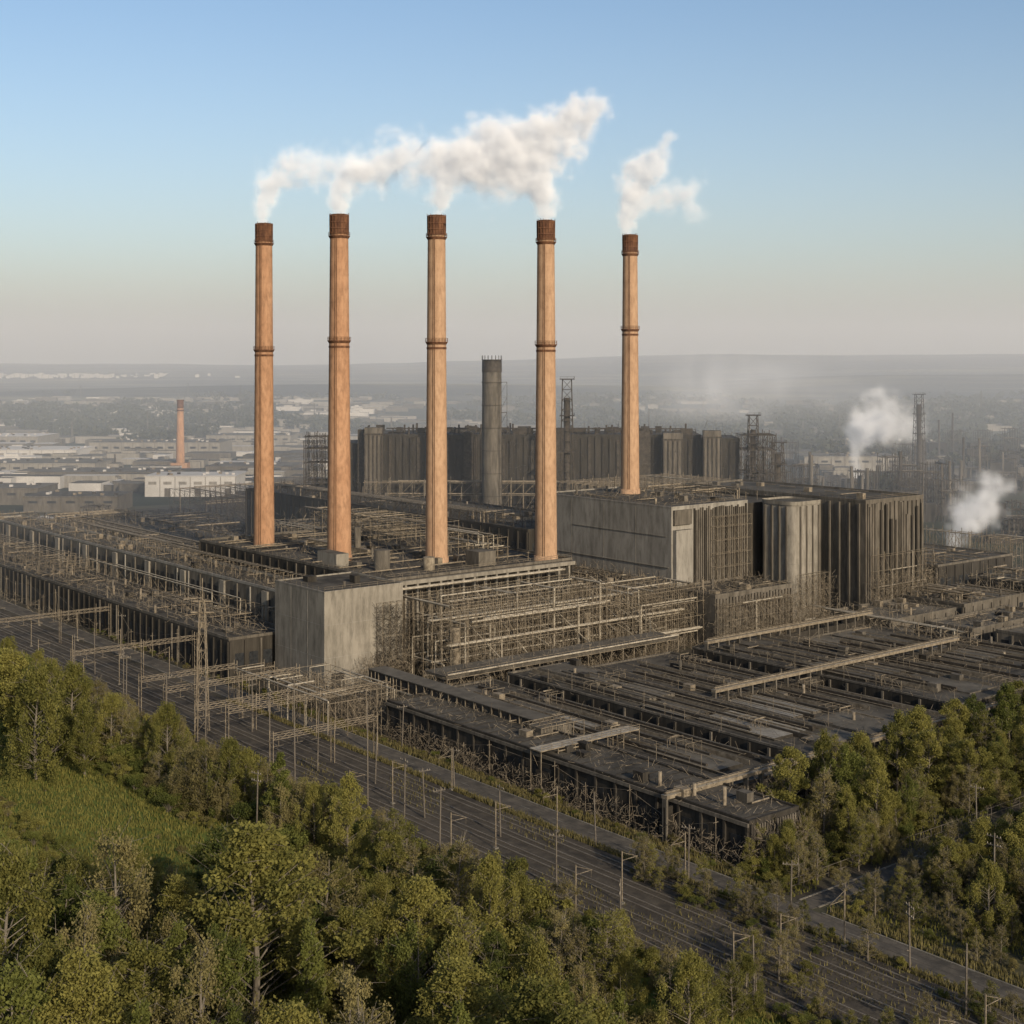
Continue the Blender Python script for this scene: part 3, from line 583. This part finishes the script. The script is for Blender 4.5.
# ------------------------------------------------------------------ trees
def tree_mesh(name,H,R,kind,nl,lsz,leaf,seed):
    r=np.random.default_rng(seed); random.seed(seed)
    b=MB(); z0={'round':.12,'tall':.12,'weep':.12,'bush':.03,'cone':.08,'bare':.12}[kind]*H
    if kind!='bush':
        px,py=0,0; K=7
        for k in range(K):
            nxp,nyp=px+random.gauss(0,.12),py+random.gauss(0,.12); za=H*.93*k/K; zb=H*.93*(k+1)/K
            b.pipe((px,py,za),(nxp,nyp,zb),.016*H*(1-k/K)+.03,0,7,.016*H*(1-(k+1)/K)+.03); px,py=nxp,nyp
    ncl={'round':64,'tall':60,'weep':60,'bush':22,'cone':70,'bare':46}[kind]
    cl=[]
    for i in range(ncl):
        t=r.random(); ang=r.random()*6.283
        if kind=='cone': t=t**1.2; prof=(1-t)**.8
        elif kind=='tall': prof=math.sin(math.pi*min(1,.15+.85*t))**.6
        elif kind=='bush': prof=math.sqrt(max(0,1-t*t))
        else: prof=math.sin(math.pi*min(.97,.25+.75*t))**.6
        lob=1+.28*math.sin(ang*2+seed)+.18*math.sin(ang*5+seed*2+t*5)
        rr=R*prof*lob*(r.random()**.45)
        c=np.array([rr*math.cos(ang),rr*math.sin(ang),z0+(H-z0)*t*.96]); cl.append(c)
        if kind=='bush': b.pipe((0,0,0),tuple(c),.06,0,3,.02)
        else:
            st=(0,0,max(z0*.8,c[2]-rr*.7)); b.pipe(st,tuple(c),.04+.006*H*(1-t)*.5,0,4,.03)
            for _ in range(7 if kind=='bare' else 1):
                d=Vector((random.gauss(0,1),random.gauss(0,1),random.gauss(.8,.8)))*R*.22; b.pipe(tuple(c),tuple(Vector(c)+d),.03,0,3,.015)
    nb=len(b.v); cl=np.array(cl); per=nl//ncl
    cs=R*{'round':.23,'tall':.29,'weep':.22,'bush':.30,'cone':.2,'bare':.26}[kind]
    sz=cs*r.uniform(.55,1.4,ncl); idx=np.repeat(np.arange(ncl),per); n=len(idx)
    d=r.normal(size=(n,3)); d/=np.linalg.norm(d,axis=1)[:,None]; rad=r.random(n)**.5*r.uniform(.8,1.2,n)
    P=cl[idx]+d*(rad*sz[idx])[:,None]*np.array([1,1,.75 if kind not in('weep','tall') else 1.3])
    if kind=='weep': P[:,2]-=r.random(n)**1.5*H*.16*(np.hypot(P[:,0],P[:,1])/R)
    P[:,2]=np.maximum(P[:,2],.15)
    s=lsz*r.uniform(.55,1.3,n)
    u=r.normal(size=(n,3)); 
    if kind in('weep','tall'): u[:,2]*=2.2
    u/=np.linalg.norm(u,axis=1)[:,None]
    w=np.cross(u,r.normal(size=(n,3))); w/=np.linalg.norm(w,axis=1)[:,None]
    V=np.stack([P-u*s[:,None]*.5, P+w*s[:,None]*.28, P+u*s[:,None]*.5, P-w*s[:,None]*.28],1).reshape(-1,3)
    F=(np.arange(n*4).reshape(-1,4)+nb)
    verts=np.vstack([np.array(b.v),V]); faces=b.f+F.tolist()
    me=bpy.data.meshes.new(name); me.from_pydata(verts.tolist(),[],faces); me.materials.append(M_bark); me.materials.append(leaf)
    me.polygons.foreach_set('material_index',b.m+[1]*n); me.update(); return me
TM={'round':[tree_mesh('broadleaf_a',15,5.2,'round',17000,.34,M_leaf,1),tree_mesh('broadleaf_b',14,4.6,'round',15000,.34,M_leafg,2),tree_mesh('broadleaf_c',17,5.6,'round',18000,.36,M_leaf,3)],
 'tall':[tree_mesh('poplar_a',17,3.2,'tall',12500,.33,M_leaf,4),tree_mesh('poplar_b',15,3.6,'tall',12000,.33,M_leafg,5)],
 'weep':[tree_mesh('birch_a',16,4.6,'weep',15000,.31,M_leaf,6),tree_mesh('birch_b',14,4.2,'weep',10000,.29,M_leafd,7)],
 'bare':[tree_mesh('thin_birch_a',14,3.6,'bare',4200,.28,M_leafd,12),tree_mesh('thin_birch_b',13,3.2,'bare',5200,.28,M_leaf,13)],
 'cone':[tree_mesh('spruce_a',15,3.4,'cone',12000,.36,M_leafg,8)],
 'bush':[tree_mesh('bush_a',4,3,'bush',4500,.28,M_leafg,9),tree_mesh('bush_b',3,2.4,'bush',2600,.25,M_leafd,10),tree_mesh('bush_c',5,3.4,'bush',5000,.30,M_leaf,11)]}
NM={'round':'broadleaf_tree','tall':'poplar_tree','weep':'birch_tree','bare':'thin_birch_tree','cone':'spruce_tree','bush':'bush'}
HT={'round':16,'tall':17,'weep':16,'cone':16,'bush':5,'bare':14.5}
random.seed(21)
def put(kind,loc,s,var=None,wide=1.0):
    me=random.choice(TM[kind]) if var is None else TM[kind][var]
    o=bpy.data.objects.new(NM[kind],me); scene.collection.objects.link(o); o.location=(loc[0],loc[1],0)
    o.rotation_euler=(random.uniform(-.05,.05),random.uniform(-.05,.05),random.uniform(0,6.28)); o.scale=(s*wide*random.uniform(.9,1.1),s*wide*random.uniform(.9,1.1),s*random.uniform(.9,1.1))
    return o
def inview(v,mar=.04): return abs(v.x/v.y)<.366+mar and v.y>105
pts=[]
def scatter(n,p0,p1,q0,q1,mind,kinds,s0,s1,cond=None,hmax=None,smin=.3,wide=1.0):
    c=0;t=0
    while c<n and t<n*60:
        t+=1; p=random.uniform(p0,p1); q=random.uniform(q0,q1); v=W(p,q)
        if not inview(v): continue
        if cond and not cond(p,q,v): continue
        kd=random.choice(kinds); s=random.uniform(s0,s1)
        if hmax:
            hm=hmax(p,q,v)*random.uniform(.72,1.06); s=min(s,hm/HT[kd])
            if s<smin: continue
        md=mind*(s if kd!='bush' else 1)
        if any((v.x-a)**2+(v.y-d)**2<md*md for a,d in pts): continue
        pts.append((v.x,v.y)); put(kd,v,s,wide=wide); c+=1
for p,q,s,k,vr in((-266,98,1.3,'weep',0),(-276,104,1.35,'round',0),(-283,112,1.2,'weep',0),(-262,106,.9,'tall',0),(-290,104,1.3,'round',1),(-284,100,1.3,'round',2),(-268,114,.9,'weep',0)):
    v=W(p,q); pts.append((v.x,v.y)); put(k,v,s,vr)
# natural height ceiling of the embankment woodland: lower towards the railway
def hm_forest(p,q,v):
    r=v.x/v.y
    if r<-.20: k=.335+.17*(r+.366)
    elif r<.012: k=.333+.34*(r+.197)
    else: k=.405+.60*(r-.012)
    return 80-k*v.y
def hm_hedge(p,q,v): return 80-(.352+.425*(v.x/v.y))*v.y
for p,q,s,k in((-150,82,1.45,'round'),(-158,96,1.15,'weep'),(-172,74,1.4,'weep'),(-190,62,1.35,'round'),(-145,102,.85,'round'),(-178,92,1.1,'round'),(-205,116,.95,'cone'),(-222,119,.75,'tall'),(-187,118,.85,'tall'),(-240,124,.6,'weep'),(-170,114,.75,'round')):
    v=W(p,q); pts.append((v.x,v.y)); put(k,v,s,wide=1.1)
leftof=lambda p,q,v: v.y>118 and v.x/v.y<.075 and not(83<q<113 and p<-198)
scatter(105,-330,-95,20,112,7.2,['round','weep','weep','round','round','tall','cone','bare'],.95,1.5,leftof,hm_forest,.5,1.08)
scatter(55,-230,-95,60,113,4.5,['weep','tall','bush','round'],.4,.6,leftof,hm_forest,.3,1.2)
scatter(240,-340,-112,113,131,2.6,['bush','bush','bush','weep','bare'],.5,1.4,None,lambda p,q,v:max(hm_hedge(p,q,v),1.6),.3)
scatter(30,-300,-205,84,88,2,['bush'],.3,.7); scatter(40,-300,-205,109,112,2,['bush'],.4,.9)
scatter(10,-290,-210,90,107,5,['bush'],.15,.45)
scatter(50,-260,-110,92,113,3,['bush'],.3,.7,leftof,hm_forest,.2)
scatter(44,-162,-141,186,300,5.6,['round','weep','bare','round','weep','tall'],.6,.98)
scatter(24,-162,-141,184,250,4,['bare','weep'],.4,.65)
scatter(80,-164,-139,166,300,2.2,['bush'],.4,.8)
scatter(22,-150,-136.5,162,190,2.6,['bare','bush','weep'],.4,.65,lambda p,q,v:q>165)
scatter(18,-128,-96,172,230,5,['weep','round','bare'],.45,.75)
scatter(120,-127,-80,180,300,3.6,['bush','bush','bush','bare','bush','round'],.35,.75)
scatter(60,-129,-80,165,184,2.4,['bush','bush','bare'],.25,.5)
scatter(60,-146,-138,160,182,2,['bush','bush'],.25,.5,lambda p,q,v:q>164)
scatter(90,-400,-150,163.5,166,2.2,['bush'],.15,.4)
scatter(110,-230,-90,131.5,133.2,1.6,['bush'],.2,.5)
scatter(40,-150,-80,155.6,157,1.6,['bush'],.15,.4)
# overgrown siding near the junction
scatter(38,-160,-124,150,156.4,2.0,['bush','bush','bush','bare'],.25,.5)
scatter(44,-124,-84,134,156,3.0,['bush','bush','bush','bare'],.25,.5,lambda p,q,v: math.sin(p/4.)+math.sin(q/3.)>0)
# grass tufts
nt_=60000
r=np.random.default_rng(5)
P=r.uniform(-330,-80,nt_*2); Q=r.uniform(60,133,nt_*2)
c_,s_=math.cos(SITE),math.sin(SITE)
X=c_*P-s_*Q; Y=s_*P+c_*Q
P2=r.uniform(-163,-80,nt_); Q2=r.uniform(164,300,nt_); X2=c_*P2-s_*Q2; Y2=s_*P2+c_*Q2; k=((P2>-130)|(P2<-136))&((np.sin(P2/5.)+np.sin(Q2/7.+P2/9.))>-.6); X2=X2[k];Y2=Y2[k]
P3=r.uniform(-420,-80,44000); t3=r.random(44000); Q3=np.where(t3<.3,r.uniform(155.4,157.1,44000),np.where(t3<.65,r.uniform(162.9,166,44000),r.uniform(133,156,44000))); k=((P3>-129)|(P3<-138)|(Q3<158))&((t3<.65)|(np.sin(P3/6.+Q3/3.)+np.sin(P3/17.-Q3/5.)+np.clip((P3+190)/60.,-1,1)>.5)); P3=P3[k];Q3=Q3[k]; X3=c_*P3-s_*Q3; Y3=s_*P3+c_*Q3
def tufts(name,X,Y,mat,h):
    ok=(Y>120)&(np.abs(X/Y)<.4)&(Y<330); X=X[ok];Y=Y[ok]; n=len(X); a=r.uniform(0,6.28,n); hh=h*r.uniform(.4,1.4,n); w=.12
    dx=np.cos(a)*w;dy=np.sin(a)*w; lx=r.normal(0,.2,n)*hh; ly=r.normal(0,.2,n)*hh
    V=np.stack([np.stack([X-dx,Y-dy,X*0],1),np.stack([X+dx,Y+dy,X*0],1),np.stack([X+lx,Y+ly,hh+.2],1)],1).reshape(-1,3)
    me=bpy.data.meshes.new(name); me.from_pydata(V.tolist(),[],np.arange(n*3).reshape(-1,3).tolist()); me.materials.append(mat); o=bpy.data.objects.new(name,me); scene.collection.objects.link(o)
tufts('rough_grass',np.concatenate([X,X2]),np.concatenate([Y,Y2]),M_leaf,.45); tufts('dry_weeds',X3,Y3,M_leafd,.6)
# distant woodland (one mesh)
r=np.random.default_rng(11); T=8000
y=np.exp(r.uniform(math.log(640),math.log(3400),T)); x=y*r.uniform(-.42,.42,T)
mask=(np.sin(x/130.+1.3*np.sin(y/300.))+np.sin(y/210.+x/400.)+.6*np.sin(x/47.+y/90.))>.35
band=((y>1750)&(y<2500)&(x/y<-.17))|((y>1500)&(y<2300)&(x/y>.17))
site=(y<1000)&(x>-.1*y)&(x<.26*y)|((y<900)&(x<0))
k=(mask|(band))&~site; x=x[k];y=y[k]; T=len(x); L_=44
R_=r.uniform(4,8,T)
idx=np.repeat(np.arange(T),L_); n=len(idx); d=r.normal(size=(n,3)); d/=np.linalg.norm(d,axis=1)[:,None]
Pp=np.stack([x[idx],y[idx],R_[idx]*.95],1)+d*(R_[idx]*r.uniform(.5,1,n))[:,None]*np.array([1.2,1,.95])
u=r.normal(size=(n,3));u/=np.linalg.norm(u,axis=1)[:,None];w=np.cross(u,r.normal(size=(n,3)));w/=np.linalg.norm(w,axis=1)[:,None]; s=r.uniform(1.2,2.6,n)[:,None]
V=np.stack([Pp-u*s,Pp+w*s,Pp+u*s,Pp-w*s],1).reshape(-1,3); V[:,2]=np.maximum(V[:,2],0)
me=bpy.data.meshes.new('distant_woodland'); me.from_pydata(V.tolist(),[],np.arange(n*4).reshape(-1,4).tolist()); me.materials.append(M_leaff); o=bpy.data.objects.new('distant_woodland',me); scene.collection.objects.link(o)
# ------------------------------------------------------------------ steam plumes (volumes)
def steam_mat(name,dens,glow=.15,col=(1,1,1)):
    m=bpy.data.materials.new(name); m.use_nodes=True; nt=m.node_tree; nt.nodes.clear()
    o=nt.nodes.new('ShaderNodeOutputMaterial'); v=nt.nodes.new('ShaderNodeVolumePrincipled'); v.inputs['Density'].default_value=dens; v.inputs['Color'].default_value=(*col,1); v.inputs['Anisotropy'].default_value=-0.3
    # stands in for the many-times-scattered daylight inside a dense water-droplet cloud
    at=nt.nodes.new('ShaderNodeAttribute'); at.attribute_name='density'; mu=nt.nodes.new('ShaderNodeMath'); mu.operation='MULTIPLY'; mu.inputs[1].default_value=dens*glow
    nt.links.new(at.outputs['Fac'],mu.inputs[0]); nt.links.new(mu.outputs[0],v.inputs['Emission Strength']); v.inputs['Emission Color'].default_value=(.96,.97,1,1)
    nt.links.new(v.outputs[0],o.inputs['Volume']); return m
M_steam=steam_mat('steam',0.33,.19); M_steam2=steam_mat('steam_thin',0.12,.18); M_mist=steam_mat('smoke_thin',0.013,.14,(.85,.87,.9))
def plume(name,paths,mat,vox,noise=.15,soft=.65,amp=1.05,warp=1.1,seed=0,rs=1.27):
    P=[];Rr=[];De=[]
    for path in paths:
        for a,c in zip(path[:-1],path[1:]):
            a=np.array(a,float);c=np.array(c,float); L0=np.linalg.norm(a[:3]-c[:3]); n=max(2,int(L0/(min(a[3],c[3])*.3)))
            for i in range(n):
                t=i/n; q=a+(c-a)*t; P.append(q[:3]);Rr.append(q[3]*(rs if q[3]>2.6 else 1));De.append(q[4])
    P=np.array(P); lo=(P-np.array(Rr)[:,None]*1.8).min(0); hi=(P+np.array(Rr)[:,None]*1.8).max(0); lo[2]=max(lo[2],0.5,P[:,2].min()-2.5)
    me=bpy.data.meshes.new(name); me.from_pydata(P.tolist(),[],[])
    at=me.attributes.new('rad','FLOAT','POINT'); at.data.foreach_set('value',Rr); at=me.attributes.new('den','FLOAT','POINT'); at.data.foreach_set('value',De)
    o=bpy.data.objects.new(name,me); scene.collection.objects.link(o)
    ng=bpy.data.node_groups.new(name+'_field','GeometryNodeTree'); ng.interface.new_socket('Geometry',in_out='INPUT',socket_type='NodeSocketGeometry'); ng.interface.new_socket('Geometry',in_out='OUTPUT',socket_type='NodeSocketGeometry')
    N=ng.nodes; L=ng.links; gi=N.new('NodeGroupInput'); go=N.new('NodeGroupOutput')
    pos=N.new('GeometryNodeInputPosition')
    def math_(op,a,b=None,c=None,clamp=False):
        m=N.new('ShaderNodeMath'); m.operation=op; m.use_clamp=clamp
        for i,x in enumerate((a,b,c)):
            if x is None: continue
            if isinstance(x,(int,float)): m.inputs[i].default_value=x
            else: L.new(x,m.inputs[i])
        return m.outputs[0]
    def noise_(sc,det,rough=.6):
        n=N.new('ShaderNodeTexNoise'); n.noise_dimensions='4D'; n.inputs['W'].default_value=seed*3.7; n.inputs['Scale'].default_value=sc; n.inputs['Detail'].default_value=det; n.inputs['Roughness'].default_value=rough; L.new(pos.outputs[0],n.inputs['Vector']); return n
    sn=N.new('GeometryNodeSampleNearest'); L.new(gi.outputs[0],sn.inputs[0]); L.new(pos.outputs[0],sn.inputs['Sample Position'])
    def samp(nm):
        na=N.new('GeometryNodeInputNamedAttribute'); na.data_type='FLOAT'; na.inputs[0].default_value=nm
        si=N.new('GeometryNodeSampleIndex'); si.data_type='FLOAT'; L.new(gi.outputs[0],si.inputs['Geometry']); L.new(na.outputs[0],si.inputs['Value']); L.new(sn.outputs[0],si.inputs['Index']); return si.outputs[0]
    rad=samp('rad'); den=samp('den')
    nz=noise_(noise*.8,2); sub=N.new('ShaderNodeVectorMath'); sub.operation='SUBTRACT'; L.new(nz.outputs['Color'],sub.inputs[0]); sub.inputs[1].default_value=(.5,.5,.5)
    sc=N.new('ShaderNodeVectorMath'); sc.operation='SCALE'; L.new(sub.outputs[0],sc.inputs[0]); L.new(math_('MULTIPLY',rad,warp*2),sc.inputs['Scale'])
    add=N.new('ShaderNodeVectorMath'); add.operation='ADD'; L.new(pos.outputs[0],add.inputs[0]); L.new(sc.outputs[0],add.inputs[1])
    pr=N.new('GeometryNodeProximity'); pr.target_element='POINTS'; L.new(gi.outputs[0],pr.inputs[0])
    for s_ in pr.inputs:
        if 'Position' in s_.name: L.new(add.outputs[0],s_)
    dd=math_('SUBTRACT',1.0,math_('DIVIDE',pr.outputs['Distance'],rad))
    n2=noise_(noise*2.0,6,.62); nn=math_('MULTIPLY',math_('SUBTRACT',n2.outputs[0],.5),amp*2.4)
    f=math_('DIVIDE',math_('ADD',dd,nn),soft,clamp=True); f=math_('MULTIPLY',f,f); f=math_('MULTIPLY',f,den)
    vc=N.new('GeometryNodeVolumeCube'); L.new(f,vc.inputs['Density']); vc.inputs['Min'].default_value=tuple(lo); vc.inputs['Max'].default_value=tuple(hi)
    for ax,i in zip('XYZ',range(3)): vc.inputs['Resolution '+ax].default_value=int(max(8,(hi[i]-lo[i])/vox))
    sm=N.new('GeometryNodeSetMaterial'); sm.inputs['Material'].default_value=mat; L.new(vc.outputs[0],sm.inputs[0]); L.new(sm.outputs[0],go.inputs[0])
    md=o.modifiers.new('steam','NODES'); md.node_group=ng
    return o
def chim_pts(p,q,z,rel): v=W(p,q,z); return [(v.x+a,v.y+yy,z+h,r,d) for a,yy,h,r,d in rel]
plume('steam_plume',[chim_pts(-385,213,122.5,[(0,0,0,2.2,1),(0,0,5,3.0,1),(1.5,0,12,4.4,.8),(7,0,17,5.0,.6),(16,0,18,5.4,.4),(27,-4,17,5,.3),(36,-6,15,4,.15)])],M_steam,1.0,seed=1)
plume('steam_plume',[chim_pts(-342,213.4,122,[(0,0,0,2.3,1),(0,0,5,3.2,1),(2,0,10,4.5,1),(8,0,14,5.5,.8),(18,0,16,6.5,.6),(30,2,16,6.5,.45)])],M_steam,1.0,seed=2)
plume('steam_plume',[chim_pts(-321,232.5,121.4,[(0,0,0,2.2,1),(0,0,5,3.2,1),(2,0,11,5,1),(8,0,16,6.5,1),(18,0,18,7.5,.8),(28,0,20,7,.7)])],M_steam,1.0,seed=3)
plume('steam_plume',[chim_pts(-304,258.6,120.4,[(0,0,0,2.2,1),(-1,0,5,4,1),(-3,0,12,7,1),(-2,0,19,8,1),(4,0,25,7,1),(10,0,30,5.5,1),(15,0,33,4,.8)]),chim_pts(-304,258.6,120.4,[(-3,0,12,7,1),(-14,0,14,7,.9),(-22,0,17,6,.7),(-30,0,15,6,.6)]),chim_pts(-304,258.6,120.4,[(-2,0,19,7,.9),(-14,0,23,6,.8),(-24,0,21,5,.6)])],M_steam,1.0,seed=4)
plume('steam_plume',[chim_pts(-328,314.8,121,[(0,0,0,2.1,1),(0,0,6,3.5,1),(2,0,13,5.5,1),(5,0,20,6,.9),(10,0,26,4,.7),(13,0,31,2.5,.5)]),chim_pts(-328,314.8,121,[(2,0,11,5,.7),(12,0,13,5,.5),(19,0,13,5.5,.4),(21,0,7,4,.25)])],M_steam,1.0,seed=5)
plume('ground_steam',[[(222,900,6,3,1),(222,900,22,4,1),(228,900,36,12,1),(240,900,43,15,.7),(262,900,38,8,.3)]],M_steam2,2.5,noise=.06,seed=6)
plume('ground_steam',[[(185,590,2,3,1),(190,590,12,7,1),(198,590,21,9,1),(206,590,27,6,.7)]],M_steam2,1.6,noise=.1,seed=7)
plume('smoke_haze',[[(110,1150,40,15,.3),(160,1150,52,30,.8),(230,1150,58,25,.5),(300,1150,50,20,.2)]],M_mist,8,noise=.03,seed=8)
# ------------------------------------------------------------------ air haze: smog over the valley behind the works
def haze(y0,y1,z1,d,col):
    b=MB(); b.box(-9000,9000,y0,y1,-3,z1,0)
    m=bpy.data.materials.new('air_haze'); m.use_nodes=True; nt=m.node_tree; nt.nodes.clear(); o=nt.nodes.new('ShaderNodeOutputMaterial'); v=nt.nodes.new('ShaderNodeVolumeScatter'); v.inputs['Density'].default_value=d; v.inputs['Color'].default_value=(*col,1); v.inputs['Anisotropy'].default_value=.0
    nt.links.new(v.outputs[0],o.inputs['Volume']); b.make('air_haze',[m],0)
haze(430,1500,117,.00050,(.86,.93,1)); haze(1500.5,16000,480,.00016,(.90,.94,1))
# ------------------------------------------------------------------ light
sd=Vector((0.50,-0.866,0)).normalized(); el=math.radians(23); S=Vector((sd.x*math.cos(el),sd.y*math.cos(el),math.sin(el)))
w=bpy.data.worlds.new('World'); scene.world=w; w.use_nodes=True; nt=w.node_tree
sky=nt.nodes.new('ShaderNodeTexSky'); sky.sky_type='NISHITA'; sky.sun_disc=False; sky.sun_elevation=el; sky.sun_rotation=math.atan2(sd.x,sd.y); sky.air_density=1.0; sky.dust_density=2.0; sky.ozone_density=1.8; sky.altitude=100
nt.links.new(sky.outputs[0],nt.nodes['Background'].inputs[0]); nt.nodes['Background'].inputs[1].default_value=0.14
l=bpy.data.lights.new('sun','SUN'); l.energy=4.8; l.angle=math.radians(.6); l.color=(1,.86,.67); o=bpy.data.objects.new('sun',l); scene.collection.objects.link(o); o.rotation_euler=S.to_track_quat('Z','Y').to_euler()
# ------------------------------------------------------------------ camera
c=bpy.data.cameras.new('camera'); c.lens=1400/1024*36; c.sensor_width=36; c.shift_y=-150/1024; c.clip_start=1; c.clip_end=60000
o=bpy.data.objects.new('camera',c); scene.collection.objects.link(o); o.location=(0,0,80); o.rotation_euler=(math.pi/2,0,0); scene.camera=o
scene.view_settings.view_transform='Standard'; scene.view_settings.look='None'; scene.view_settings.exposure=0
